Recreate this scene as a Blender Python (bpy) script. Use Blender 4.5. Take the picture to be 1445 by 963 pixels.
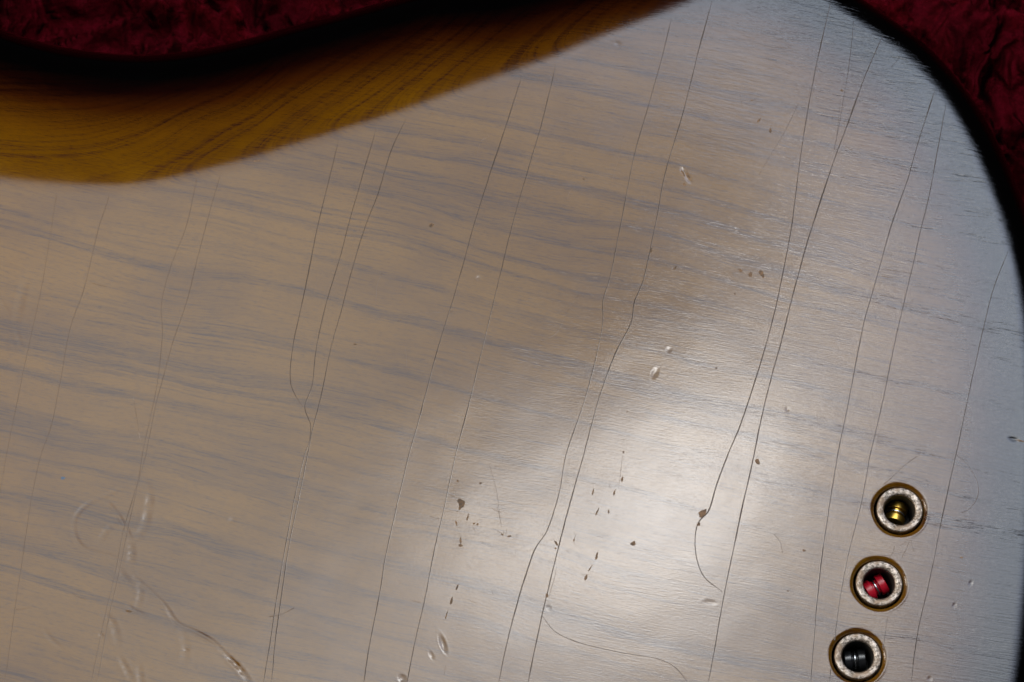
import bpy, math, random
import numpy as np
from mathutils import Vector, Matrix
random.seed(7); rng = np.random.default_rng(7)
for o in list(bpy.data.objects): bpy.data.objects.remove(o)
sc = bpy.context.scene; C = sc.collection
R = math.radians

# ------------------------------------------------------------ camera
TILT, DIST, LENS = R(20), 0.365, 100.0
cd = bpy.data.cameras.new("camera"); cam = bpy.data.objects.new("camera", cd); C.objects.link(cam)
CAM = np.array([0.0, -DIST*math.sin(TILT), DIST*math.cos(TILT)])
cam.location = CAM; cam.rotation_euler = (TILT, 0, 0)
cd.lens = LENS; cd.sensor_width = 36; cd.clip_start = 0.01; cd.clip_end = 20
cd.dof.use_dof = True; cd.dof.focus_distance = 0.356; cd.dof.aperture_fstop = 80.0
sc.camera = cam
PW, PH = 1445.0, 963.0

def unproj(px, py, z=0.0):
    """point of the horizontal plane at height z that shows at a pixel of the photograph (metres)"""
    x = (px/PW-0.5)*36/LENS; y = -(py-PH/2)/PW*36/LENS
    d = np.array([x, y*math.cos(TILT)+math.sin(TILT), y*math.sin(TILT)-math.cos(TILT)])
    t = (z-CAM[2])/d[2]
    return CAM + d*t
def P2(pts, z=0.0): return np.array([unproj(a, b, z)[:2] for a, b in pts])

# ------------------------------------------------------------ world and lamps
w = bpy.data.worlds.new("World"); sc.world = w; w.use_nodes = True
w.node_tree.nodes["Background"].inputs[0].default_value = (0.30, 0.30, 0.36, 1)
w.node_tree.nodes["Background"].inputs[1].default_value = 0.03
sc.view_settings.view_transform = 'Standard'; sc.view_settings.look = 'None'
sc.view_settings.exposure = 0.0; sc.view_settings.gamma = 1.0

def bounce(px, py, H):
    """where a ray mirrored off the flat wood at that spot meets the height H: where a lamp hangs to gleam there"""
    p = unproj(px, py); v = p-CAM; v[2] = -v[2]
    return p + v*(H/v[2])
def softbox(name, px, py, wpx, hpx, H, radiance, col, soft=0.35, rot=0.0, spread=180):
    c = bounce(px, py, H)
    k = abs(bounce(px+100, py, H)[0]-c[0])/100
    ld = bpy.data.lights.new(name, 'AREA'); ld.shape = 'ELLIPSE'
    ld.size = wpx*k; ld.size_y = hpx*k*1.06
    A = math.pi*ld.size*ld.size_y/4
    ld.color = col; ld.energy = radiance*math.pi*A; ld.spread = R(spread)
    o = bpy.data.objects.new(name, ld); C.objects.link(o)
    o.location = c; o.rotation_euler = (0, 0, rot)
    if soft > 0:                                   # cloth of a softbox: brighter in the middle, falling off to its rim
        ld.use_nodes = True; nt = ld.node_tree
        em = nt.nodes["Emission"]
        tc = nt.nodes.new("ShaderNodeTexCoord")
        g = nt.nodes.new("ShaderNodeNewGeometry")
        sub = nt.nodes.new("ShaderNodeVectorMath"); sub.operation = 'SUBTRACT'; sub.inputs[1].default_value = (0.5, 0.5, 0)
        sep = nt.nodes.new("ShaderNodeSeparateXYZ"); cmb = nt.nodes.new("ShaderNodeCombineXYZ")
        ln = nt.nodes.new("ShaderNodeVectorMath"); ln.operation = 'LENGTH'
        mr = nt.nodes.new("ShaderNodeMapRange"); mr.interpolation_type = 'SMOOTHSTEP'
        nt.links.new(g.outputs["Parametric"], sub.inputs[0]); nt.links.new(sub.outputs[0], sep.inputs[0])
        nt.links.new(sep.outputs[0], cmb.inputs[0]); nt.links.new(sep.outputs[1], cmb.inputs[1])
        nt.links.new(cmb.outputs[0], ln.inputs[0]); nt.links.new(ln.outputs["Value"], mr.inputs[0])
        mr.inputs[1].default_value = 0.5*(1-soft); mr.inputs[2].default_value = 0.5
        mr.inputs[3].default_value = 1.0; mr.inputs[4].default_value = 0.0
        nt.links.new(mr.outputs[0], em.inputs["Strength"])
    return o
# a wide dim softbox, a cooler one to the right, and lamps placed for the gleams
softbox("softbox_wide", 500, 600, 2500, 1900, 0.34, 2.5, (0.86, 0.94, 1.0), soft=0.10)
softbox("softbox_left", 260, 700, 1500, 1900, 0.335, 1.35, (0.95, 0.98, 0.86), soft=0.90)
softbox("softbox_top", 1160, -60, 1400, 700, 0.355, 5.2, (0.68, 0.80, 1.0), soft=0.90)
softbox("softbox_cool", 1720, 340, 1250, 2100, 0.36, 5.9, (0.70, 0.79, 1.0), soft=0.80)
softbox("softbox_right", 1170, 430, 400, 800, 0.33, 2.6, (0.92, 0.94, 1.0), soft=0.75)
softbox("softbox_low", 920, 1010, 1600, 860, 0.35, 2.7, (0.96, 0.97, 1.0), soft=0.60)
softbox("lamp_gleam", 1015, 635, 400, 360, 0.32, 21.0, (0.99, 0.97, 0.94), soft=0.95)
softbox("lamp_gleam_low", 845, 770, 720, 400, 0.345, 13.5, (0.98, 0.97, 0.95), soft=0.95)
ld = bpy.data.lights.new("warm_lamp_left", 'AREA'); ld.shape = 'DISK'; ld.size = 0.08; ld.energy = 0.60; ld.color = (1.0, 0.88, 0.74)
o = bpy.data.objects.new("warm_lamp_left", ld); C.objects.link(o); o.location = (-0.25, 0.02, 0.17)
o.rotation_euler = (Vector((-0.25, 0.02, 0.17))-Vector((-0.06, 0.0, 0.0))).to_track_quat('Z', 'Y').to_euler()

# ------------------------------------------------------------ node helpers
def mat(name):
    m = bpy.data.materials.new(name); m.use_nodes = True; nt = m.node_tree
    return m, nt, nt.nodes["Principled BSDF"]
class N:
    def __init__(s, nt): s.nt = nt
    def _in(s, node, i, v):
        if v is None: return
        if hasattr(v, "is_output") or isinstance(v, bpy.types.NodeSocket): s.nt.links.new(v, node.inputs[i])
        else: node.inputs[i].default_value = v
    def math(s, op, a, b=None, c=None, clamp=False):
        n = s.nt.nodes.new("ShaderNodeMath"); n.operation = op; n.use_clamp = clamp
        s._in(n, 0, a); s._in(n, 1, b); s._in(n, 2, c); return n.outputs[0]
    def comb(s, x, y, z):
        n = s.nt.nodes.new("ShaderNodeCombineXYZ"); s._in(n, 0, x); s._in(n, 1, y); s._in(n, 2, z); return n.outputs[0]
    def noise(s, vec, scale=1, detail=2, rough=0.5, dist=0.0, lac=2.0):
        n = s.nt.nodes.new("ShaderNodeTexNoise"); s._in(n, "Vector", vec)
        n.inputs["Scale"].default_value = scale; n.inputs["Detail"].default_value = detail
        n.inputs["Roughness"].default_value = rough; n.inputs["Distortion"].default_value = dist
        n.inputs["Lacunarity"].default_value = lac
        return n.outputs[0]
    def range(s, v, a, b, c=0.0, d=1.0, smooth=True):
        n = s.nt.nodes.new("ShaderNodeMapRange"); n.interpolation_type = 'SMOOTHSTEP' if smooth else 'LINEAR'
        s._in(n, 0, v); s._in(n, 1, a); s._in(n, 2, b); s._in(n, 3, c); s._in(n, 4, d); return n.outputs[0]
    def mix(s, f, a, b, mode='MIX'):
        n = s.nt.nodes.new("ShaderNodeMix"); n.data_type = 'RGBA'; n.blend_type = mode
        s._in(n, 0, f); s._in(n, 6, a); s._in(n, 7, b); return n.outputs[2]
    def ramp(s, v, stops):
        n = s.nt.nodes.new("ShaderNodeValToRGB"); cr = n.color_ramp
        while len(cr.elements) < len(stops): cr.elements.new(0.5)
        for e, (p, c) in zip(cr.elements, stops): e.position = p; e.color = (*c, 1)
        s._in(n, 0, v); return n.outputs[0]
    def bump(s, h, dist, strength=1.0, normal=None):
        n = s.nt.nodes.new("ShaderNodeBump"); n.inputs["Distance"].default_value = dist
        n.inputs["Strength"].default_value = strength; s._in(n, "Height", h); s._in(n, "Normal", normal); return n.outputs[0]
    def attr(s, name):
        n = s.nt.nodes.new("ShaderNodeAttribute"); n.attribute_name = name; return n.outputs["Fac"]

# ------------------------------------------------------------ lacquered wood
def make_wood():
    m, nt, b = mat("sunburst_lacquer"); n = N(nt)
    tc = nt.nodes.new("ShaderNodeTexCoord"); sep = nt.nodes.new("ShaderNodeSeparateXYZ")
    sc_ = nt.nodes.new("ShaderNodeVectorMath"); sc_.operation = 'SCALE'; sc_.inputs[3].default_value = 1000
    nt.links.new(tc.outputs["Object"], sc_.inputs[0]); nt.links.new(sc_.outputs[0], sep.inputs[0])
    x, y, z = sep.outputs                                          # millimetres
    a = R(-15.0); ca, sa = math.cos(a), math.sin(a)
    u = n.math('ADD', n.math('MULTIPLY', x, ca), n.math('MULTIPLY', y, sa))
    v = n.math('ADD', n.math('MULTIPLY', x, -sa), n.math('MULTIPLY', y, ca))
    warp = n.noise(n.comb(n.math('MULTIPLY', u, 0.016), n.math('MULTIPLY', v, 0.035), 3.1), 1, 2, 0.5)
    warp2 = n.noise(n.comb(n.math('MULTIPLY', u, 0.09), n.math('MULTIPLY', v, 0.16), 9.1), 1, 2, 0.5)
    drop = n.attr("belly_drop")                                    # how deep the belly cut goes into the board
    g = n.math('ADD', v, n.math('MULTIPLY', drop, -9.5))
    g = n.math('ADD', g, n.math('MULTIPLY', n.math('SUBTRACT', warp, 0.5), 9.0))
    g = n.math('ADD', g, n.math('MULTIPLY', n.math('SUBTRACT', warp2, 0.5), 1.0))
    # growth rings: irregular dark latewood bands
    band = n.noise(n.comb(n.math('MULTIPLY', u, 0.0065), n.math('MULTIPLY', g, 0.42), 0.0), 1, 3, 0.58)
    ring = n.range(band, 0.46, 0.66)
    bandf = n.noise(n.comb(n.math('MULTIPLY', u, 0.016), n.math('MULTIPLY', g, 0.95), 7.0), 1, 2, 0.6)
    ringf = n.range(bandf, 0.52, 0.70)
    # pores: short fine dashes that follow the grain, densest in the rings
    gv = n.math('ADD', v, n.math('MULTIPLY', n.math('SUBTRACT', warp2, 0.5), 0.8))
    gv = n.math('ADD', gv, n.math('MULTIPLY', n.math('SUBTRACT', warp, 0.5), 6.0))
    tw = R(6.0)                                                     # the pores run a little off the ring lines
    gp = n.math('ADD', gv, n.math('MULTIPLY', u, -0.07))
    pores = n.noise(n.comb(n.math('MULTIPLY', u, 0.30), n.math('MULTIPLY', gp, 3.4), 1.0), 1, 3, 0.65)
    pore = n.range(pores, 0.54, 0.72)
    fine = n.noise(n.comb(n.math('MULTIPLY', u, 1.0), n.math('MULTIPLY', gp, 6.5), 4.0), 1, 3, 0.65)
    finer = n.range(fine, 0.48, 0.72)
    blot = n.noise(n.comb(n.math('MULTIPLY', u, 0.05), n.math('MULTIPLY', v, 0.09), 5.0), 1, 3, 0.6)
    dash = n.noise(n.comb(n.math('MULTIPLY', u, 0.20), n.math('MULTIPLY', gp, 4.8), 12.0), 1, 4, 0.72)
    dark = n.math('MULTIPLY', ring, n.range(dash, 0.34, 0.62, 0.34, 1.0))
    dark = n.math('MAXIMUM', dark, n.math('MULTIPLY', ringf, n.range(dash, 0.38, 0.62, 0.08, 0.50)))
    dark = n.math('ADD', n.math('MULTIPLY', dark, 0.80), n.math('MULTIPLY', n.range(dash, 0.47, 0.70), n.math('ADD', 0.16, n.math('MULTIPLY', n.range(blot, 0.35, 0.65), 0.36))))
    lines = n.noise(n.comb(n.math('MULTIPLY', u, 0.035), n.math('MULTIPLY', n.math('ADD', g, n.math('MULTIPLY', gp, 0.15)), 2.1), 15.0), 1, 3, 0.6)
    dark = n.math('ADD', dark, n.math('MULTIPLY', n.range(lines, 0.53, 0.66), n.range(dash, 0.36, 0.60, 0.08, 0.42)))
    dark = n.math('ADD', dark, n.math('MULTIPLY', finer, 0.50), clamp=True)
    amber = n.mix(n.range(blot, 0.3, 0.7), (0.124, 0.055, 0.0016, 1), (0.092, 0.0375, 0.0011, 1))
    stain = (0.036, 0.012, 0.0055, 1)
    wood = n.mix(dark, amber, stain)
    # the burst: sprayed shade lacquer, by distance from the body's outline
    ed = n.math('ADD', n.attr("edge_mm"), n.math('MULTIPLY', n.math('SUBTRACT', blot, 0.5), 1.6))
    tint = n.ramp(n.math('DIVIDE', ed, 26.0, clamp=True), [(0.0, (0.0005, 0.0004, 0.0004)), (0.25, (0.0015, 0.001, 0.001)),
             (0.34, (0.045, 0.010, 0.006)), (0.44, (0.22, 0.11, 0.07)), (0.60, (0.62, 0.51, 0.38)), (0.90, (1, 1, 1))])
    col = n.mix(1.0, wood, tint, 'MULTIPLY')
    nt.links.new(col, b.inputs["Base Color"])
    # gloss: worn nitro, hazier in soft patches
    rn = n.noise(n.comb(n.math('MULTIPLY', x, 0.05), n.math('MULTIPLY', y, 0.05), 0.0), 1, 3, 0.6)
    sm = n.noise(n.comb(n.math('MULTIPLY', u, 0.6), n.math('MULTIPLY', v, 5.0), 2.0), 1, 2, 0.6)
    rough = n.range(n.math('ADD', n.math('MULTIPLY', rn, 0.8), n.math('MULTIPLY', sm, 0.2)), 0.3, 0.7, 0.095, 0.150)
    nt.links.new(rough, b.inputs["Roughness"])
    b.inputs["IOR"].default_value = 1.5
    # relief telegraphing through the thin finish (heights in metres)
    right = n.math('ADD', n.range(x, -25.0, 45.0, 0.35, 1.0), n.range(x, 28.0, 50.0, 0.0, 2.4))                      # the finish has sunk more towards the tail
    sunk = n.math('MULTIPLY', n.math('MULTIPLY', n.range(pores, 0.50, 0.74), n.math('ADD', 0.22, n.math('MULTIPLY', n.math('MAXIMUM', ring, n.math('MULTIPLY', ringf, 0.5)), 1.0))), right)
    h = n.math('MULTIPLY', sunk, -0.0000038)
    h = n.math('ADD', h, n.math('MULTIPLY', fine, 0.0000055))
    h = n.math('ADD', h, n.math('MULTIPLY', dash, n.math('MULTIPLY', right, 0.0000070)))
    lowa = n.noise(n.comb(n.math('MULTIPLY', x, 0.06), n.math('MULTIPLY', y, 0.06), 6.0), 1, 2, 0.5)
    h = n.math('ADD', h, n.math('MULTIPLY', lowa, 0.00012))
    rip = n.noise(n.comb(n.math('MULTIPLY', u, 0.30), n.math('MULTIPLY', v, 1.7), 8.0), 1, 3, 0.55)
    corner = n.math('MULTIPLY', n.range(x, 12.0, 45.0), n.range(y, 8.0, 34.0))
    h = n.math('ADD', h, n.math('MULTIPLY', n.math('MULTIPLY', rip, corner), 0.000036))
    grit = n.noise(n.comb(n.math('MULTIPLY', x, 3.2), n.math('MULTIPLY', y, 3.2), 0.0), 1, 2, 0.6)
    h = n.math('ADD', h, n.math('MULTIPLY', grit, 0.0000034))
    nt.links.new(n.bump(h, 1.0), b.inputs["Normal"])
    return m
WOOD = make_wood()
def simple(name, col, rough, metal=0.0, bump=None):
    m, nt, b = mat(name); b.inputs["Base Color"].default_value = (*col, 1)
    b.inputs["Roughness"].default_value = rough; b.inputs["Metallic"].default_value = metal
    if bump:
        n = N(nt); tc = nt.nodes.new("ShaderNodeTexCoord")
        f = n.noise(tc.outputs["Object"], bump[0], 3, 0.6)
        nt.links.new(n.bump(n.math('MULTIPLY', f, bump[1]), 1.0), b.inputs["Normal"])
        nt.links.new(n.mix(n.range(f, 0.35, 0.65), (*col, 1), (*[c*bump[2] for c in col], 1)), b.inputs["Base Color"])
    return m
CRACK = simple("crack_dirt", (0.036, 0.021, 0.012), 0.8)
CRACKF = simple("crack_faint", (0.075, 0.045, 0.025), 0.7)
CHIP = simple("bare_amber_chip", (0.11, 0.052, 0.012), 0.65, bump=(2500, 0.00006, 0.35))
CHIPD = simple("dirty_chip", (0.17, 0.09, 0.038), 0.7, bump=(2500, 0.00006, 0.4))
INK = simple("blue_ink_speck", (0.03, 0.06, 0.11), 0.5)
HOLEWOOD = simple("bare_hole_edge", (0.36, 0.19, 0.035), 0.5, bump=(1400, 0.00005, 0.45))
DARK = simple("hole_shade", (0.010, 0.008, 0.006), 0.7)  # near-black colour stands in for the shade deep inside the ferrules
BRASS = simple("brass", (0.62, 0.38, 0.07), 0.30, 1.0)
REDP = simple("red_coated_metal", (0.40, 0.004, 0.016), 0.36, 0.0)
BLACKP = simple("black_coated_metal", (0.010, 0.010, 0.011), 0.28, 0.0)
STEEL = simple("string_steel", (0.62, 0.62, 0.62), 0.25, 1.0)
def make_nickel():
    m, nt, b = mat("sandy_worn_nickel"); n = N(nt)
    tc = nt.nodes.new("ShaderNodeTexCoord")
    f = n.noise(tc.outputs["Object"], 3600, 3, 0.65); f2 = n.noise(tc.outputs["Object"], 900, 2, 0.5)
    s = n.range(n.math('ADD', n.math('MULTIPLY', f, 0.75), n.math('MULTIPLY', f2, 0.25)), 0.38, 0.62)
    nt.links.new(n.mix(s, (0.11, 0.09, 0.072, 1), (0.46, 0.385, 0.32, 1)), b.inputs["Base Color"])
    b.inputs["Metallic"].default_value = 0.85
    lk = b.inputs["Base Color"].links[0].from_socket; t3 = n.noise(tc.outputs["Object"], 420, 2, 0.6, 1.0)
    nt.links.new(n.mix(n.range(t3, 0.40, 0.66), lk, (0.20, 0.14, 0.095, 1)), b.inputs["Base Color"])
    nt.links.new(n.range(s, 0, 1, 0.52, 0.36), b.inputs["Roughness"])
    nt.links.new(n.bump(n.math('MULTIPLY', f, 0.00010), 1.0), b.inputs["Normal"])
    return m
NICKEL = make_nickel()

# ------------------------------------------------------------ object helpers
def mesh_np(name, co, quads=None, tris=None, smooth=True):
    me = bpy.data.meshes.new(name); co = np.asarray(co, np.float32)
    me.vertices.add(len(co)); me.vertices.foreach_set("co", co.ravel())
    loops = []; starts = []; tot = 0; lt = []
    if quads is not None and len(quads):
        q = np.asarray(quads, np.int32); loops.append(q.ravel()); starts.append(np.arange(len(q))*4); lt.append(np.full(len(q), 4)); tot = len(q)*4
    if tris is not None and len(tris):
        t = np.asarray(tris, np.int32); loops.append(t.ravel()); starts.append(tot+np.arange(len(t))*3); lt.append(np.full(len(t), 3))
    lv = np.concatenate(loops); st = np.concatenate(starts)
    me.loops.add(len(lv)); me.loops.foreach_set("vertex_index", lv.astype(np.int32))
    me.polygons.add(len(st)); me.polygons.foreach_set("loop_start", st.astype(np.int32))
    me.update(calc_edges=True)
    if smooth: me.polygons.foreach_set("use_smooth", np.ones(len(st), bool))
    me.validate(); return me
def fattr(me, name, val):
    a = me.attributes.new(name, 'FLOAT', 'POINT'); a.data.foreach_set("value", np.asarray(val, np.float32))
def link(name, me, mats, parent=None, label=None, loc=(0, 0, 0)):
    o = bpy.data.objects.new(name, me); C.objects.link(o)
    for m_ in (mats if isinstance(mats, (list, tuple)) else [mats]):
        if m_.name not in me.materials: me.materials.append(m_)
    if parent: o.parent = parent
    o.location = loc
    if label: o["label"] = label
    return o
def root(name, label, cat, loc, rot=(0, 0, 0), group=None):
    o = bpy.data.objects.new(name, None); C.objects.link(o); o.empty_display_size = 0.01
    o.location = loc; o.rotation_euler = rot; o["label"] = label; o["category"] = cat
    if group: o["group"] = group
    return o

# ------------------------------------------------------------ outline of the body
def spline(pts, n, closed=False):
    p = np.asarray(pts, float)
    if closed: q = np.vstack([p[-1], p, p[0], p[1]])
    else: q = np.vstack([2*p[0]-p[1], p, 2*p[-1]-p[-2]])
    out = []; segs = len(q)-3
    L = [np.linalg.norm(q[i+2]-q[i+1]) for i in range(segs)]; T = sum(L)
    for i in range(segs):
        a, b, c, d = q[i:i+4]; k = max(2, int(round(n*L[i]/T)))
        t = np.linspace(0, 1, k, endpoint=False)[:, None]
        # centripetal Catmull-Rom
        t0 = 0; t1 = np.linalg.norm(b-a)**.5; t2 = t1+np.linalg.norm(c-b)**.5; t3 = t2+np.linalg.norm(d-c)**.5
        s = t1+(t2-t1)*t
        A1 = (t1-s)/(t1-t0)*a+(s-t0)/(t1-t0)*b; A2 = (t2-s)/(t2-t1)*b+(s-t1)/(t2-t1)*c; A3 = (t3-s)/(t3-t2)*c+(s-t2)/(t3-t2)*d
        B1 = (t2-s)/(t2-t0)*A1+(s-t0)/(t2-t0)*A2; B2 = (t3-s)/(t3-t1)*A2+(s-t1)/(t3-t1)*A3
        out.append((t2-s)/(t2-t1)*B1+(s-t1)/(t2-t1)*B2)
    out.append(p[:1] if closed else p[-1:])
    return np.vstack(out)
RR = 0.0058                                                       # roundover radius
THICK = 0.044
top = []
for (a, b) in [(-1180, -260), (-930, -420), (-680, -400), (-450, -280), (-260, -130), (-120, -30), (0, 42), (60, 63), (120, 76), (200, 83), (280, 78), (350, 63),
               (420, 44), (480, 29), (540, 13), (600, -2)]:
    top.append(unproj(a, b-5, -0.0105)[:2])
for (a, b) in [(700, -29), (800, -51), (900, -65), (1000, -69), (1080, -58), (1150, -34)]:
    top.append(unproj(a, b, -0.0065)[:2])
for (a, b) in [(1221, 0), (1262, 28), (1311, 65), (1364, 124), (1404, 188), (1441, 270), (1468, 350), (1486, 440), (1498, 560), (1500, 700), (1494, 830), (1482, 963)]:
    top.append(unproj(a, b, -0.0042)[:2])
top = np.array(top)
f1, f3 = unproj(1269, 720)[:2], unproj(1210, 927)[:2]
cross = (f1-f3)/np.linalg.norm(f1-f3)                              # across the strings
axis = np.array([cross[1], -cross[0]])                             # along the strings, to the tail
cen = f1 - cross*0.0105*2.5
al, ac = (top-cen)@axis, (top-cen)@cross
tail = np.array([[al[-1]+0.0006, ac[-1]*0.5], [al[-1]+0.0008, 0.0]])
half = np.vstack([[[al[0]-0.055, 0.0], [al[0]-0.045, ac[0]*0.55]], np.c_[al, ac], tail])
mir = half[1:-1][::-1].copy(); mir[:, 1] *= -1
loop = np.vstack([half, mir]); loop = cen + loop[:, :1]*axis + loop[:, 1:]*cross
OUT = spline(loop, 420, closed=True)

C0 = unproj(800, 1150)[:2]
ang = np.unwrap(np.arctan2(OUT[:, 1]-C0[1], OUT[:, 0]-C0[0])); rad = np.hypot(OUT[:, 0]-C0[0], OUT[:, 1]-C0[1])
if ang[-1] < ang[0]: ang = ang[::-1]; rad = rad[::-1]
print("outline star-shaped:", bool((np.diff(ang) > -1e-9).all()))
def r_out(th):
    t = (th-ang[0]) % (2*math.pi) + ang[0]
    return np.interp(t, ang, rad)
# belly cut boundary (where the back starts to slope away)
bnd = P2([(-900, -260), (-600, 0), (-400, 120), (-200, 215), (-80, 255), (0, 267), (60, 273), (130, 277), (190, 275), (240, 267), (300, 253), (360, 238), (420, 219),
          (480, 200), (560, 174), (640, 145), (720, 115), (800, 84), (880, 50), (950, 22), (1010, -4), (1100, -42), (1300, -130), (1900, -400)])
bs = spline(bnd, 300)
bs_slope = np.gradient(bs[:, 1], bs[:, 0]); bs_cos = 1/np.sqrt(1+bs_slope**2)
BELLY, BW = math.tan(R(14.5)), 0.0042
def belly(x, y):
    q = (y-np.interp(x, bs[:, 0], bs[:, 1]))*np.interp(x, bs[:, 0], bs_cos)
    q = np.clip(q, 0, None)
    f = np.where(q < BW, q*q/(2*BW), q-BW/2)
    return BELLY*f

# dents pressed in the finish: (px, py, length px, width px, angle deg, depth mm)
DENTS = [(924, 527, 14, 8, 62, .035), (944, 494, 7, 6, 20, .02), (675, 393, 8, 6, 30, .03), (625, 909, 22, 7, -72, .075), (609, 925, 11, 5, -70, .035),
         (568, 958, 11, 9, -60, .06), (1370, 823, 8, 5, 60, .03), (1347, 854, 8, 5, 60, .03), (1312, 958, 6, 6, 0, .03), (1237, 448, 5, 5, 0, .02),
         (1111, 578, 6, 4, -50, .04), (1002, 850, 16, 5, -10, .03), (328, 735, 9, 9, 0, .03), (263, 918, 5, 5, 0, .05), (143, 897, 5, 5, 0, .05),
         (774, 858, 8, 5, -20, .02), (872, 62, 9, 5, -30, .03),  (965, 242, 13, 5, -60, .06), (971, 252, 14, 5, -62, .06), (1430, 620, 14, 4, -12, .12)]
GROOVES = [([(203, 679), (209, 690), (211, 705), (208, 725), (202, 747), (190, 758)], 5.5, .110), ([(147, 705), (163, 722), (177, 745), (187, 762), (200, 760)], 3.2, .055),
           ([(177, 687), (150, 699), (123, 712), (107, 729), (104, 749), (113, 769), (133, 780), (157, 785), (170, 792)], 3.4, .045),
           ([(168, 806), (175, 815), (183, 824)], 5.0, .10), ([(190, 815), (213, 835), (233, 855), (250, 879), (277, 892), (300, 905), (320, 925), (336, 941), (350, 960)], 2.8, .05),
           ([(322, 927), (336, 941), (350, 960)], 4.0, .06), ([(147, 865), (160, 882), (166, 906)], 4.6, .085), ([(183, 765), (186, 780), (184, 796)], 5.0, .06),
           ([(170, 929), (176, 940), (184, 957)], 3.8, .05), ([(63, 889), (72, 902), (86, 914)], 3.0, .03), ([(197, 822), (198, 840), (194, 857)], 4.0, .04),
           ([(160, 741), (150, 750), (140, 765)], 4.5, .04), ([(0, 421), (6, 433), (14, 442)], 2.6, .03), ([(22, 464), (27, 478), (31, 490)], 3.0, .03),
           ([(180, 855), (190, 862), (205, 868)], 3.0, .05), ([(196, 940), (198, 955), (200, 975)], 4.0, .04), ([(257, 890), (262, 915), (260, 935)], 5.0, .02),
           ([(36, 395), (30, 420), (24, 450)], 6.0, .03)]
PXM = 1/11000.0
def dents(x, y):
    h = np.zeros_like(x)
    for (px, py, L, W, a, d) in DENTS:
        c = unproj(px, py)[:2]; s = PXM*0.5
        m = (abs(x-c[0]) < L*PXM*1.6) & (abs(y-c[1]) < L*PXM*1.6)
        if not m.any(): continue
        dx, dy = x[m]-c[0], y[m]-c[1]; ca, sa = math.cos(R(a)), math.sin(R(a))
        u, v = (dx*ca+dy*sa)/(L*s), (-dx*sa+dy*ca)/(W*s)
        r2 = u*u+v*v
        h[m] += d*0.001*(-np.exp(-r2**1.5*1.1)+0.07*np.exp(-((np.sqrt(r2)-1.5)/0.35)**2))
    for pts, W, d in GROOVES:
        p = spline(P2(pts), 40); W *= PXM
        lo, hi = p.min(0)-3*W, p.max(0)+3*W
        m = (x > lo[0]) & (x < hi[0]) & (y > lo[1]) & (y < hi[1])
        if not m.any(): continue
        X = np.c_[x[m], y[m]]; best = np.full(len(X), 1e9); tt = np.zeros(len(X))
        for i in range(len(p)-1):
            e = p[i+1]-p[i]; t = np.clip(((X-p[i])@e)/(e@e+1e-18), 0, 1)
            dd = np.hypot(*(X-p[i]-t[:, None]*e).T); k = dd < best; best[k] = dd[k]; tt[k] = (i+t[k])/(len(p)-1)
        env = np.sin(np.clip(tt, 0.04, 0.96)*math.pi)**0.5*(0.75+0.25*np.sin(tt*23+W*1e5))
        q = best/W
        h[m] += (0.52 if d > 0.07 else 0.95)*d*0.001*env*(-np.exp(-q*q*1.5)+0.30*np.exp(-((q-1.55)/0.45)**2))
    return h

def dist_out(x, y):
    a = OUT[:-1].astype(np.float32); e = (OUT[1:]-OUT[:-1]).astype(np.float32); ee = (e*e).sum(1)+1e-14
    res = np.empty(len(x), np.float32)
    for s in range(0, len(x), 20000):
        X = np.c_[x[s:s+20000], y[s:s+20000]].astype(np.float32)[:, None, :]
        t = np.clip(((X-a)*e).sum(2)/ee, 0, 1); D = X-a-t[..., None]*e
        res[s:s+20000] = np.sqrt((D*D).sum(2).min(1))
    return res

FERR = [(1269, 720), (1240, 824), (1210, 927)]
FC = [unproj(a, b)[:2] for a, b in FERR]
HR = 0.00318                                                       # hole radius
CH = 0.00037                                                       # worn chamfer round it

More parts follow.
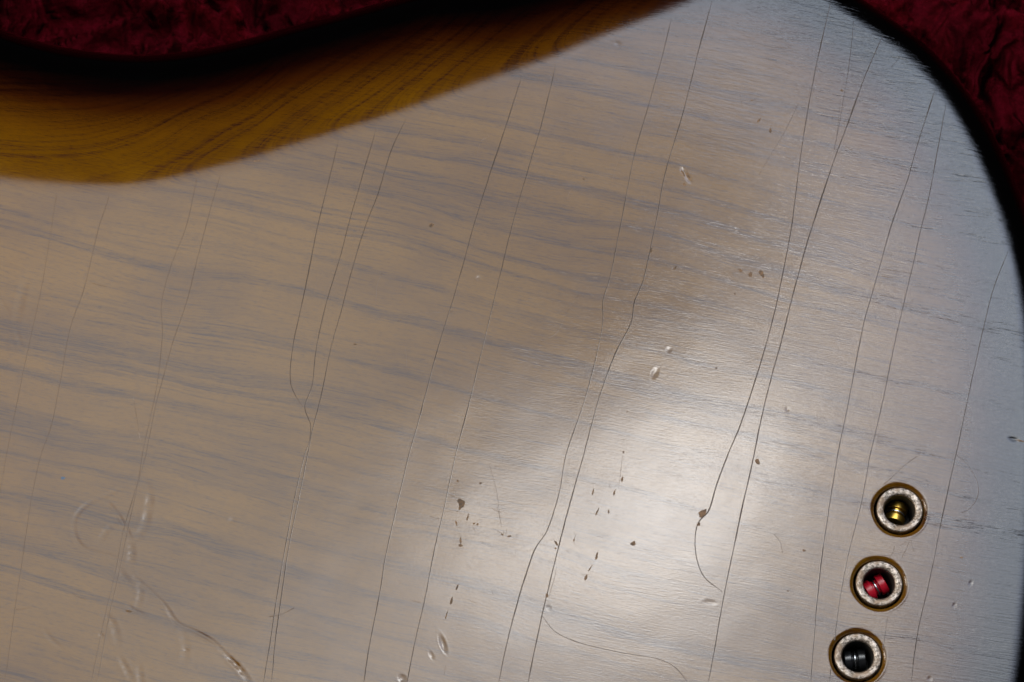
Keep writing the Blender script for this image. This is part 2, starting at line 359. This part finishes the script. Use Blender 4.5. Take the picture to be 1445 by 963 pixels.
def build_body(parent):
    f0, f1_ = R(8), R(174)
    th = np.concatenate([np.arange(f0, f1_, 0.0020), np.linspace(f1_, f0+2*math.pi, 190, endpoint=False)])
    NT = len(th); ro = r_out(th)
    rf = np.minimum(ro-0.0080, 0.128)
    s1 = np.linspace(0.0005, 0.017, 12, endpoint=False)
    rows = [np.full(NT, s) for s in s1]
    for f in np.linspace(0, 1, 500): rows.append(0.017+(rf-0.017)*f)
    for f in np.linspace(0, 1, 10)[1:]: rows.append(rf+(ro-0.0078-rf)*f)
    for ph in np.linspace(0, 1, 26)[1:]:
        rows.append(ro-0.0078*(1-ph)**1.6)
    r = np.array(rows); NR = len(r)
    x = C0[0]+r*np.cos(th); y = C0[1]+r*np.sin(th)
    # distance to the outline, from coarse samples
    ci = np.unique(np.r_[0:NT:6, NT-1]); d = np.full(r.shape, 0.030)
    gap = ro-r
    need = gap < 0.13
    xc, yc = x[:, ci], y[:, ci]; dc = np.full(xc.shape, 0.030); nm = need[:, ci]
    dc[nm] = dist_out(xc[nm], yc[nm])
    ii = np.arange(NT)
    for k in range(NR): d[k] = np.interp(ii, ci, dc[k])
    d = np.minimum(d, 0.030); d[-1] = 0
    bd = belly(x, y)
    q = np.clip(RR-d, 0, RR); rz = -RR+np.sqrt(np.maximum(RR*RR-q*q, 0))
    xf, yf = x.ravel(), y.ravel()
    z = (-bd+rz).ravel()+dents(xf, yf)
    ed = d.ravel()*1000
    co = np.c_[xf, yf, z]; dropv = bd.ravel()*1000
    hole = np.zeros(len(co), bool)
    for c in FC:                                                    # worn chamfer at each ferrule hole
        dx, dy = co[:, 0]-c[0], co[:, 1]-c[1]; rr = np.hypot(dx, dy)
        t = np.clip((HR+CH-rr)/CH, 0, 1); co[:, 2] -= np.where(rr < HR+CH, 0.00030*t**1.3, 0)
        hole |= rr < HR
        an = np.arctan2(dy, dx); wv = 0.5+0.5*np.sin(an*5+c[0]*900)
        lift = np.exp(-((an+0.75)/0.55)**2)*(0.6+0.4*wv)               # finish pushed up along the lower right of the hole
        co[:, 2] += 0.000040*lift*np.exp(-((rr-HR-CH-0.00012)/0.00013)**2)
        co[:, 2] -= 0.00004*wv*np.exp(-((rr-HR-CH)/0.00012)**2)*np.clip((HR+CH+0.0002-rr)/0.0002, 0, 1)*(rr < HR+CH+0.0002)
    i = np.arange(NR-1)[:, None]*NT; j = np.arange(NT)[None, :]; jn = (j+1) % NT
    Q = np.stack([i+j, i+NT+j, i+NT+jn, i+jn], -1).reshape(-1, 4)
    hq = hole[Q]; keep = ~hq.all(1); Q = Q[keep]
    # the hole's edge vertices go onto the exact circle
    part = hole[Q].any(1); vs = np.unique(Q[part]); vs = vs[hole[vs]]
    for c in FC:
        dx, dy = co[vs, 0]-c[0], co[vs, 1]-c[1]; rr = np.hypot(dx, dy); m = rr < HR
        k = HR/np.maximum(rr[m], 1e-9)
        co[vs[m], 0] = c[0]+dx[m]*k; co[vs[m], 1] = c[1]+dy[m]*k; co[vs[m], 2] = -0.00030
    # centre fan, side wall, lower roundover and back face
    cidx = len(co); extra = [[C0[0], C0[1], 0.0]]; eed = [30.0]; edr = [0.0]
    tris = [[cidx, k, (k+1) % NT] for k in range(NT)]
    base = (NR-1)*NT; zr = co[base:base+NT, 2].copy()
    nx = np.cos(th); ny = np.sin(th)
    prev = np.arange(base, base+NT); vall = [co, np.array(extra)]; nv = len(co)+1; quads = [Q]
    lower = [(0, f) for f in (0.33, 0.66, 1.0)]+[(RR*(1-math.cos(a)), 1+a) for a in (0.5, 1.0, math.pi/2)]
    for inset, f in lower:
        if f <= 1: zz = zr+(-THICK+RR-zr)*f
        else: zz = np.full(NT, -THICK+RR-RR*math.sin(f-1))
        ring = np.c_[x[-1]-nx*inset, y[-1]-ny*inset, zz]; vall.append(ring)
        cur = nv+np.arange(NT); nv += NT
        quads.append(np.stack([prev, cur, np.roll(cur, -1), np.roll(prev, -1)], -1)); prev = cur
    vall.append(np.array([[C0[0], C0[1], -THICK]])); tris += [[nv, prev[(k+1) % NT], prev[k]] for k in range(NT)]
    V = np.vstack(vall); Q = np.vstack(quads)
    me = mesh_np("body", V, Q, np.array(tris))
    E = np.zeros(len(V)); E[:len(ed)] = ed; E[len(co)] = 30; D = np.zeros(len(V)); D[:len(co)] = dropv
    fattr(me, "edge_mm", E); fattr(me, "belly_drop", D)
    print("body faces", len(me.polygons))
    return link("body", me, WOOD, parent, loc=(0, 0, THICK))

GUITAR = root("electric_guitar", "worn sunburst electric guitar lying face down, glossy back with cracked lacquer and three string ferrules", "electric guitar", (0, 0, -THICK))
BODY = build_body(GUITAR)
UP = (0, 0, THICK)

def surf(xy):
    xy = np.atleast_2d(xy); x, y = xy[:, 0].copy(), xy[:, 1].copy()
    d = np.minimum(dist_out(x, y), 0.03).astype(float)
    q = np.clip(RR-d, 0, RR)
    return -belly(x, y)-RR+np.sqrt(np.maximum(RR*RR-q*q, 0))+dents(x, y), d*1000

# ------------------------------------------------------------ lacquer cracks
def ribbon(name, pts, width_mm, lip_mm, lip_h, mcore, step=0.00035, jit=0.000014, taper=True, label=None, parent=None):
    p = P2(pts); L = np.hypot(*np.diff(p, axis=0).T).sum()
    p = spline(p, max(6, int(L/step))); n = len(p)
    t = np.gradient(p, axis=0); t /= np.hypot(*t.T)[:, None]+1e-12; nn = np.c_[-t[:, 1], t[:, 0]]
    wob = np.convolve(rng.normal(0, 1, n+8), np.ones(9)/3, 'valid')[:n]; p = p+nn*wob[:, None]*jit
    wv = 0.75+0.5*np.abs(np.convolve(rng.normal(0, 1, n+14), np.ones(15)/15**.5, 'valid')[:n])*0.7
    if taper:
        s = np.linspace(0, 1, n); wv = wv*np.clip(np.minimum(s, 1-s)*n/6, 0.15, 1)
    w2 = (width_mm*0.00026+0.0000045)*wv; l2 = w2+lip_mm*0.0004
    z, ed = surf(p)
    offs = [(-l2, 0.000004), (-w2*1.05, lip_h*0.00012+0.000005), (0*w2, 0.000009), (w2*1.05, lip_h*0.00012+0.000005), (l2, 0.000004)]
    V = np.concatenate([np.c_[p+nn*o[:, None], z+h] for o, h in offs])
    q = []; mi = []
    for k in range(4):
        a = k*n+np.arange(n-1); q.append(np.stack([a, a+1, a+n+1, a+n], -1)); mi += [0 if k in (1, 2) else 1]*(n-1)
    q = np.vstack(q); mi = np.array(mi)
    inh = np.zeros(n, bool)
    for c in FC: inh |= np.hypot(p[:, 0]-c[0], p[:, 1]-c[1]) < HR+CH*0.9
    ok = ~inh[q[:, 0] % n]; q = q[ok]; mi = mi[ok]
    # face up
    me = mesh_np(name, V, q[:, ::-1]); me.materials.append(mcore); me.materials.append(WOOD)
    me.polygons.foreach_set("material_index", np.array(mi, np.int32))
    fattr(me, "edge_mm", np.tile(ed, 5)); fattr(me, "belly_drop", np.tile(belly(p[:, 0], p[:, 1])*1000, 5))
    return link(name, me, [mcore, WOOD], parent or GUITAR, label, loc=UP)
CRK = [  # points in the photograph, dark core width mm, lip height mm, faint?
 ([(155, 275), (140, 321), (118, 410), (100, 460), (85, 540), (70, 610), (58, 642), (43, 715), (30, 802), (20, 869), (6, 972)], .07, .012, 1),
 ([(80, 275), (60, 400), (45, 470), (30, 540), (18, 600), (8, 650), (-6, 740)], .05, .010, 1),
 ([(278, 253), (262, 321), (240, 380), (228, 430), (229, 470), (222, 540), (210, 600), (201, 642), (197, 669), (173, 755), (163, 809), (147, 875), (127, 972)], .07, .012, 1),
 ([(311, 246), (290, 321), (262, 430), (245, 480), (230, 535), (218, 580), (206, 642), (200, 664), (182, 739), (168, 809), (153, 875), (136, 972)], .08, .014, 1),
 ([(478, 198), (465, 250), (448, 321), (428, 420), (415, 480), (410, 540), (418, 560), (428, 574)], .11, .012, 0),
 ([(531, 181), (508, 260), (491, 321), (482, 355), (460, 430), (445, 500), (440, 545), (430, 575), (438, 600), (436, 625), (430, 642), (418, 692), (403, 769), (393, 829), (383, 895), (371, 972)], .11, .014, 0),
 ([(573, 167), (552, 213), (532, 277), (515, 321), (497, 380), (482, 437), (465, 500), (455, 550), (442, 603), (434, 642), (424, 692), (410, 759), (399, 829), (389, 902), (382, 972)], .12, .014, 0),
 ([(737, 106), (710, 190), (690, 250), (668, 321), (640, 420), (622, 478), (605, 540), (592, 590), (577, 642), (559, 719), (545, 782), (535, 842), (519, 925), (512, 972)], .13, .014, 0),
 ([(785, 89), (763, 180), (745, 240), (722, 321), (702, 404), (684, 478), (664, 561), (643, 642), (625, 725), (610, 792), (599, 849), (585, 909), (573, 972)], .12, .012, 0),
 ([(948, 26), (932, 90), (915, 150), (895, 220), (875, 321), (860, 394), (851, 424), (851, 451), (844, 491), (824, 568), (799, 642), (790, 692), (772, 749), (755, 775), (742, 812), (729, 855), (715, 909), (702, 972)], .11, .014, 0),
 ([(1005, 2), (987, 67), (974, 120), (964, 160), (940, 240), (924, 321), (907, 398), (895, 428), (891, 454), (872, 491), (862, 514), (842, 574), (824, 642), (804, 712), (784, 789), (765, 869), (743, 972)], .14, .016, 0),
 ([(1173, 0), (1159, 60), (1144, 133), (1131, 213), (1122, 283), (1117, 321), (1107, 374), (1096, 428), (1077, 501), (1062, 548), (1044, 601), (1027, 642), (1011, 685), (999, 722), (986, 737), (981, 759), (984, 792), (994, 815), (1019, 835)], .13, .012, 0),
 ([(1246, 50), (1221, 107), (1197, 173), (1177, 227), (1157, 287), (1146, 321), (1131, 371), (1116, 428), (1101, 488), (1088, 534), (1072, 601), (1064, 642), (1049, 709), (1032, 789), (1019, 855), (998, 972)], .15, .014, 0),
 ([(1319, 128), (1297, 197), (1281, 253), (1257, 321), (1241, 378), (1221, 448), (1211, 494), (1201, 548), (1191, 598), (1182, 642), (1171, 709), (1159, 792), (1152, 859), (1143, 972)], .13, .012, 0),
 ([(1335, 146), (1324, 207), (1311, 277), (1300, 321), (1289, 371), (1274, 434), (1259, 501), (1247, 561), (1237, 604), (1228, 642), (1214, 715), (1197, 782), (1184, 855), (1169, 972)], .11, .010, 0),
 ([(1422, 355), (1401, 411), (1386, 471), (1371, 538), (1359, 594), (1349, 642), (1331, 722), (1311, 822), (1297, 882), (1284, 972)], .12, .010, 0),
 ([(1205, 30), (1197, 100), (1187, 160), (1177, 213)], .06, .004, 0),
 ([(1126, 147), (1107, 187), (1087, 220), (1071, 247)], .06, .004, 1),
 ([(765, 869), (782, 890), (809, 904), (849, 915), (882, 922), (925, 929), (949, 939), (966, 957), (975, 972)], .09, .010, 0),
 ([(1349, 642), (1364, 655), (1379, 682), (1379, 702), (1367, 719), (1357, 724)], .05, .006, 1),
 ([(1294, 644), (1274, 659), (1257, 675), (1247, 684)], .05, .004, 1),
 ([(1283, 764), (1279, 774), (1273, 787)], .07, .006, 1), ([(1252, 871), (1246, 915), (1240, 972)], .08, .008, 0),
 ([(1262, 771), (1260, 780), (1255, 787)], .07, .006, 0), ([(1285, 762), (1287, 770), (1289, 778)], .05, .004, 1),
 ([(1092, 754), (1101, 765), (1104, 781)], .05, .004, 1), ([(380, 870), (395, 868), (415, 858)], .04, .006, 1),
 ([(1258, 95), (1268, 84)], .05, .004, 1),
]
for pts, wd, lh, fa in CRK:
    ribbon("lacquer_crack", pts, wd, 0.10, lh, CRACKF if fa else CRACK)

# ------------------------------------------------------------ chips and scratches
def chip(px, py, L, W, a, m, bend=0.0, label=None):
    c = unproj(px, py)[:2]; n = 18; ca, sa = math.cos(R(a)), math.sin(R(a))
    ph = np.linspace(0, 2*math.pi, n, endpoint=False)
    k = 1+0.16*rng.normal(0, 1, n)*0.6+0.14*np.sin(ph*2+rng.uniform(0, 6))
    co = []; el = []
    for f, dz in ((1.0, 0.000006), (0.72, 0.000012), (0.35, 0.000014)):
        u = L*0.55*PXM*np.cos(ph)*k*f; v = W*0.56*PXM*np.sin(ph)*k*f
        v = v*(1-0.35*np.cos(ph)) + bend*PXM*((u/(L*0.6*PXM))**2)*W
        co.append(np.c_[c[0]+u*ca-v*sa, c[1]+u*sa+v*ca]); el += [dz]*n
    co.append(c[None, :]+np.array([[0, 0]])); el.append(0.000014)
    co = np.vstack(co); z, _ = surf(co); V = np.c_[co, z+np.array(el)]
    q = [[r_*n+i, r_*n+(i+1) % n, (r_+1)*n+(i+1) % n, (r_+1)*n+i] for r_ in range(2) for i in range(n)]
    t = [[2*n+i, 2*n+(i+1) % n, 3*n] for i in range(n)]
    return link("paint_chip", mesh_np("paint_chip", V, q, t), m, GUITAR, label, loc=UP)
for a in [(1075, 387, 11, 6, -70, CHIPD), (1059, 388, 6, 5, -40, CHIPD), (1045, 382, 6, 3.5, -50, CHIPD), (1037, 415, 3, 2, -60, CHIPD),
          (964, 245, 10, 3, -62, CHIPD), (972, 250, 14, 3, -60, CHIPD), (966, 261, 5, 3, -60, CHIPD), (1087, 184, 8, 3, 80, CHIPD), (1071, 170, 8, 2.5, 48, CHIPD),
          (1061, 142, 4, 1.5, 0, CHIPD), (1188, 128, 3.6, 3.4, 0, CHIPD), (992, 724, 12, 8, 50, CHIPD), (986, 740, 5, 4, 70, CHIPD), (1069, 652, 8, 5.5, -50, CHIPD),
          (919, 353, 6, 2.5, 75, CHIP), (609, 318, 7, 4, 20, CHIP), (894, 767, 6, 6, 70, CHIPD), (674, 740, 3, 3, 0, CHIPD), (669, 739, 3, 2.4, 0, CHIPD),
          (719, 757, 5, 2.5, 10, CHIPD), (709, 755, 4, 2, -20, CHIPD), (646, 679, 3, 3, 0, CHIPD), (678, 682, 3.2, 3, 0, CHIPD), (1135, 777, 4, 3.4, 0, CHIPD),
          (1357, 787, 4, 2, 0, CHIPD), (1112, 834, 2.4, 2.2, 0, CHIPD), (880, 638, 3, 2, 60, CHIPD), (501, 486, 4, 2.6, 0, CHIP), (772, 840, 5, 3.6, 80, CHIPD), (785, 767, 6, 3, -60, CHIPD),
          (784, 774, 2.5, 2.2, 0, CHIPD), (1011, 520, 3, 2.4, 30, CHIPD), (885, 581, 2.4, 2, 0, CHIPD), (637, 848, 10, 3, 75, CHIP), (645, 829, 9, 2, 72, CHIP), (630, 868, 10, 1.6, 74, CHIPD),
          (827, 815, 9, 3, 75, CHIPD), (842, 785, 10, 3, 72, CHIPD), (833, 802, 9, 1.6, 62, CHIPD), (878, 676, 8, 2.6, 75, CHIPD), (867, 695, 9, 2, 72, CHIPD),
          (837, 694, 10, 1.8, 72, CHIPD), (843, 722, 11, 2, 68, CHIPD), (859, 722, 6, 1.6, 90, CHIPD), (810, 762, 4, 2, 80, CHIPD), (363, 227, 10, 2.6, 8, CHIPD),
          (610, 161, 3, 2, 0, CHIPD), (953, 378, 7, 2, 60, CHIP), (824, 253, 3, 2, 0, CHIP), (182, 863, 10, 2.2, -6, CHIP),
          (644, 739, 8, 2, -70, CHIPD), (660, 730, 9, 2.2, 78, CHIPD), (650, 763, 9, 2.4, 88, CHIPD), (650, 770, 6, 3, -20, CHIPD), (1439, 622, 12, 2.4, -12, CHIPD)]:
    chip(*a)
chip(652, 711, 17, 7.5, -78, CHIP, bend=-1.1, label="amber crescent-shaped chip")
chip(89, 675, 5, 4, 0, INK, label="small blue-black speck")
for p_, wd in [([(640, 690), (644, 696), (641, 700), (634, 698)], .10), ([(810, 264), (803, 272), (799, 285)], .11), ([(981, 167), (990, 169), (1003, 174)], .08),
           ([(1044, 133), (1046, 142), (1047, 153)], .05), ([(1018, 382), (1031, 391), (1043, 398)], .07), ([(1027, 381), (1036, 388)], .05), ([(1029, 436), (1036, 441), (1043, 446)], .09),
           ([(800, 451), (806, 453), (814, 455)], .07), ([(604, 475), (612, 479)], .09), ([(707, 519), (716, 522)], .07), ([(567, 399), (565, 409)], .05),
           ([(544, 568), (552, 566), (562, 566)], .09), ([(580, 847), (586, 849), (594, 851)], .10), ([(662, 846), (669, 850), (674, 851)], .08), ([(693, 717), (700, 721), (708, 724)], .06),
           ([(696, 746), (703, 750), (710, 755)], .07), ([(711, 748), (710, 755)], .06), ([(715, 746), (714, 754)], .06), ([(780, 760), (784, 766), (786, 771)], .09), ([(809, 751), (812, 756), (809, 763), (812, 770)], .09),
           ([(762, 753), (768, 757)], .08), ([(878, 643), (877, 655), (873, 690)], .05), ([(860, 683), (861, 690)], .05), ([(629, 938), (627, 952)], .06), ([(20, 860), (30, 860), (43, 857)], .09), ([(102, 837), (112, 843), (121, 847)], .06),
           ([(934, 142), (932, 135), (930, 139)], .08), ([(683, 185), (690, 193), (680, 198), (672, 222)], .06), ([(881, 190), (875, 215), (868, 240), (862, 262)], .04), ([(709, 645), (709, 655)], .06), ([(694, 833), (696, 840)], .07),
           ([(785, 800), (783, 815), (779, 828), (775, 842)], .06), ([(1281, 762), (1270, 770)], .04), ([(607, 728), (613, 731), (620, 732)], .07), ([(642, 721), (650, 723)], .06)]:
    ribbon("scratch", p_, wd, 0.04, 0.004, CHIPD, jit=0.000015)
for p_ in [[(530, 430), (533, 400), (540, 385)], [(570, 480), (573, 500), (575, 530)], [(801, 440), (810, 425), (818, 415)], [(690, 655), (700, 690), (706, 735)], [(701, 710), (708, 745)],
           [(668, 745), (671, 751)], [(760, 485), (785, 470), (800, 440)], [(560, 455), (575, 445), (640, 440)],
           [(1186, 140), (1180, 200)], [(188, 560), (198, 620)], [(130, 400), (150, 405)]]:
    ribbon("scratch", p_, .03, 0.05, 0.006, CRACKF, jit=0.00001)

# ------------------------------------------------------------ ferrules and the string ends in them
def lathe(prof, n=64):
    V = []; Q = []
    for k, (r_, z_) in enumerate(prof):
        for i in range(n): V.append((r_*math.cos(2*math.pi*i/n), r_*math.sin(2*math.pi*i/n), z_))
    for k in range(len(prof)-1):
        for i in range(n): Q.append([k*n+i, k*n+(i+1) % n, (k+1)*n+(i+1) % n, (k+1)*n+i])
    return V, Q
MM = 0.001
V, Q = lathe([(1.95*MM, -8*MM), (1.95*MM, -0.42*MM), (1.99*MM, -0.24*MM), (2.12*MM, -0.15*MM), (2.76*MM, -0.12*MM), (2.84*MM, -0.15*MM), (2.91*MM, -0.26*MM), (2.91*MM, -1.3*MM), (2.80*MM, -1.4*MM)], 72)
fme = mesh_np("string_ferrule", V, Q)
V, Q = lathe([(HR, -0.00030), (HR*0.995, -0.0006), (HR*0.99, -0.0030)], 64); hme = mesh_np("hole_wall", V, np.array(Q)[:, ::-1])
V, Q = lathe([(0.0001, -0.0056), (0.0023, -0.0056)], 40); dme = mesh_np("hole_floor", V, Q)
V, Q = lathe([(1.942*MM, -5.6*MM), (1.942*MM, -0.50*MM)], 48); bme = mesh_np('bore_shade', V, Q)  # thin liner added inside the metal tube, its shade painted as dark colour
for c in FC:
    fe = link("string_ferrule", fme, NICKEL, GUITAR, loc=(c[0]+0.00008, c[1]+0.00010, THICK))
    link("hole_wall", hme, HOLEWOOD, GUITAR, loc=(c[0], c[1], THICK))
    link("hole_floor", dme, DARK, fe); link("bore_shade", bme, DARK, fe)
hp = [(0.35, 1.32), (1.22, 1.32), (1.235, 1.32), (1.30, 1.29), (1.32, 1.23), (1.322, 1.21), (1.322, 0.50), (1.32, 0.48), (1.30, 0.43), (1.25, 0.40), (1.235, 0.398), (0.97, 0.395), (0.95, 0.39), (0.93, 0.36)]
spool = [(0.35, -1.32)]+[(a, -b) for a, b in hp[1:]]+[(0.90, 0.0)]+[(a, b) for a, b in hp[::-1]]+[(0.35, -1.32)]
def string_end(c, m, rot, off, label):
    r = root("guitar_string", label, "guitar string", (c[0]+off[0]*MM, c[1]+off[1]*MM, -0.0034), group="strings seen in their ferrules")
    V, Q = lathe([(a*MM, b*MM) for a, b in spool], 40); me = mesh_np("ball_end", V, Q)
    me.transform(Matrix.Rotation(math.pi/2, 4, 'Y'))               # spool axis along x
    e = link("ball_end", me, m, r); e.rotation_euler = rot
    # string loop round the groove, twisted below the ball
    V = []; Q = []; n, k = 40, 8
    for i in range(n):
        a = 2*math.pi*i/n
        for j in range(k):
            b = 2*math.pi*j/k; rr = 1.04*MM+0.15*MM*math.cos(b)
            V.append((0.15*MM*math.sin(b), rr*math.cos(a), rr*math.sin(a)))
    for i in range(n):
        for j in range(k): Q.append([i*k+j, i*k+(j+1) % k, ((i+1) % n)*k+(j+1) % k, ((i+1) % n)*k+j])
    lo = link("string_loop", mesh_np("string_loop", V, Q), STEEL, e)
    V = []; Q = []; n = 30
    for s in range(2):
        o0 = len(V)
        for i in range(n):
            a = i*0.8+s*math.pi; cx, cy = 0.16*MM*math.cos(a), 0.16*MM*math.sin(a); zz = -0.9*MM-i*0.055*MM
            for j in range(6): V.append((cx+0.14*MM*math.cos(j*math.pi/3), cy+0.14*MM*math.sin(j*math.pi/3), zz))
        for i in range(n-1):
            for j in range(6): Q.append([o0+i*6+j, o0+i*6+(j+1) % 6, o0+(i+1)*6+(j+1) % 6, o0+(i+1)*6+j])
    link("twisted_wrap", mesh_np("twisted_wrap", V, Q), STEEL, r)
string_end(FC[0], BRASS, (0, R(10), R(72)), (0.02, 0.42), "brass ball end of a string inside the topmost of three ferrules")
string_end(FC[1], REDP, (0, R(-8), R(28)), (0.02, 0.42), "red ball end of a string inside the middle ferrule")
string_end(FC[2], BLACKP, (0, R(-4), R(4)), (0.05, 0.42), "black ball end of a string inside the lowest ferrule")

# ------------------------------------------------------------ crumpled red cloth
def vnoise(x, y, seed):
    r_ = np.random.default_rng(seed).random((64, 64)); xi, yi = np.floor(x).astype(int), np.floor(y).astype(int); fx, fy = x-xi, y-yi
    fx, fy = fx*fx*fx*(fx*(fx*6-15)+10), fy*fy*fy*(fy*(fy*6-15)+10)
    g = lambda a, b: r_[a % 64, b % 64]
    return (g(xi, yi)*(1-fx)+g(xi+1, yi)*fx)*(1-fy)+(g(xi, yi+1)*(1-fx)+g(xi+1, yi+1)*fx)*fy
def build_cloth():
    xs = np.concatenate([np.linspace(-0.45, -0.10, 200, endpoint=False), np.linspace(-0.10, 0.15, 330, endpoint=False), np.linspace(0.15, 0.45, 120)])
    ys = np.concatenate([np.linspace(-0.40, 0.0, 110, endpoint=False), np.linspace(0.0, 0.14, 240, endpoint=False), np.linspace(0.14, 0.5, 160)])
    X, Y = np.meshgrid(xs, ys)
    wx = X+0.012*(vnoise(X*40, Y*40, 1)-.5)+0.004*(vnoise(X*130, Y*130, 2)-.5); wy = Y+0.012*(vnoise(X*40+9, Y*40+5, 3)-.5)+0.004*(vnoise(X*130, Y*130+7, 4)-.5)
    def ridge(sx, sy, a, seed, p=3.0):
        c, s = math.cos(a), math.sin(a); u, v = wx*c+wy*s, -wx*s+wy*c
        n = vnoise(u*sx+50, v*sy+50, seed); return (1-np.abs(2*n-1))**p
    h = 0.0030*vnoise(wx*30+5, wy*30+5, 11)
    K = 2.6
    h += K*0.0022*ridge(60, 150, 1.25, 12, 4)+K*0.0020*ridge(50, 130, 2.2, 13, 4)+K*0.0018*ridge(70, 120, 0.35, 14, 5)
    h += K*0.0009*ridge(150, 330, 1.5, 15, 3)+K*0.0008*ridge(160, 300, 2.7, 16, 3)+0.0005*vnoise(wx*420, wy*420, 17)
    h -= 0.0055*ridge(22, 75, 1.15, 21, 9)+0.0050*ridge(24, 70, 2.35, 22, 9)+0.0046*ridge(28, 72, 0.25, 23, 9)+0.0022*ridge(60, 190, 1.7, 24, 8)+0.0022*ridge(60, 180, 2.9, 25, 8)+0.0020*ridge(55, 200, 0.7, 26, 8)
    z = -THICK-0.0200+h
    # pressed flat under the guitar
    ny, nx = X.shape; V = np.c_[X.ravel(), Y.ravel(), np.minimum(z.ravel(), -THICK-0.0003)]
    i = np.arange(ny-1)[:, None]*nx; j = np.arange(nx-1)[None, :]
    Q = np.stack([i+j, i+j+1, i+nx+j+1, i+nx+j], -1).reshape(-1, 4)
    m, nt, b = mat("red_crushed_cloth"); n = N(nt); tc = nt.nodes.new("ShaderNodeTexCoord")
    f = n.noise(tc.outputs["Object"], 900, 4, 0.7); g = n.noise(tc.outputs["Object"], 60, 2, 0.5)
    nt.links.new(n.mix(n.range(n.math('ADD', n.math('MULTIPLY', f, .5), n.math('MULTIPLY', g, .5)), .35, .65), (0.030, 0.0006, 0.0022, 1), (0.070, 0.0012, 0.0050, 1)), b.inputs["Base Color"])
    b.inputs["Roughness"].default_value = 0.75; b.inputs["Specular IOR Level"].default_value = 0.02
    pass
    dn = nt.nodes.new("ShaderNodeTexNoise"); dn.inputs["Scale"].default_value = 45; dn.inputs["Detail"].default_value = 3
    nt.links.new(tc.outputs["Object"], dn.inputs["Vector"])
    ma = nt.nodes.new("ShaderNodeVectorMath"); ma.operation = 'MULTIPLY_ADD'; ma.inputs[1].default_value = (0.022,)*3
    nt.links.new(dn.outputs["Color"], ma.inputs[0]); nt.links.new(tc.outputs["Object"], ma.inputs[2])
    hh = n.math('MULTIPLY', f, 0.0008)
    for scl, dep, wd in ((48, 0.0042, 0.16), (105, 0.0022, 0.20), (210, 0.0008, 0.22)):
        mp = nt.nodes.new("ShaderNodeMapping"); mp.inputs["Scale"].default_value = (1.0, 0.55, 0.0); mp.inputs["Rotation"].default_value = (0, 0, 0.5+scl*0.01)
        nt.links.new(ma.outputs[0], mp.inputs[0])
        vo = nt.nodes.new("ShaderNodeTexVoronoi"); vo.feature = 'DISTANCE_TO_EDGE'; vo.inputs["Scale"].default_value = scl
        nt.links.new(mp.outputs[0], vo.inputs["Vector"])
        hh = n.math('ADD', hh, n.math('MULTIPLY', n.range(vo.outputs["Distance"], 0.0, wd), dep))
    nt.links.new(n.bump(hh, 1.0), b.inputs["Normal"])
    o = link("red_cloth", mesh_np("red_cloth", V, Q), m); o["label"] = "crumpled dark red cloth spread under the guitar"; o["category"] = "cloth"
build_cloth()
me = mesh_np("tabletop", [(-1.2, -1.2, -0.078), (1.2, -1.2, -0.078), (1.2, 1.2, -0.078), (-1.2, 1.2, -0.078)], [[0, 1, 2, 3]])
o = link("tabletop", me, simple("dark_table", (0.02, 0.015, 0.012), 0.6)); o["kind"] = "structure"
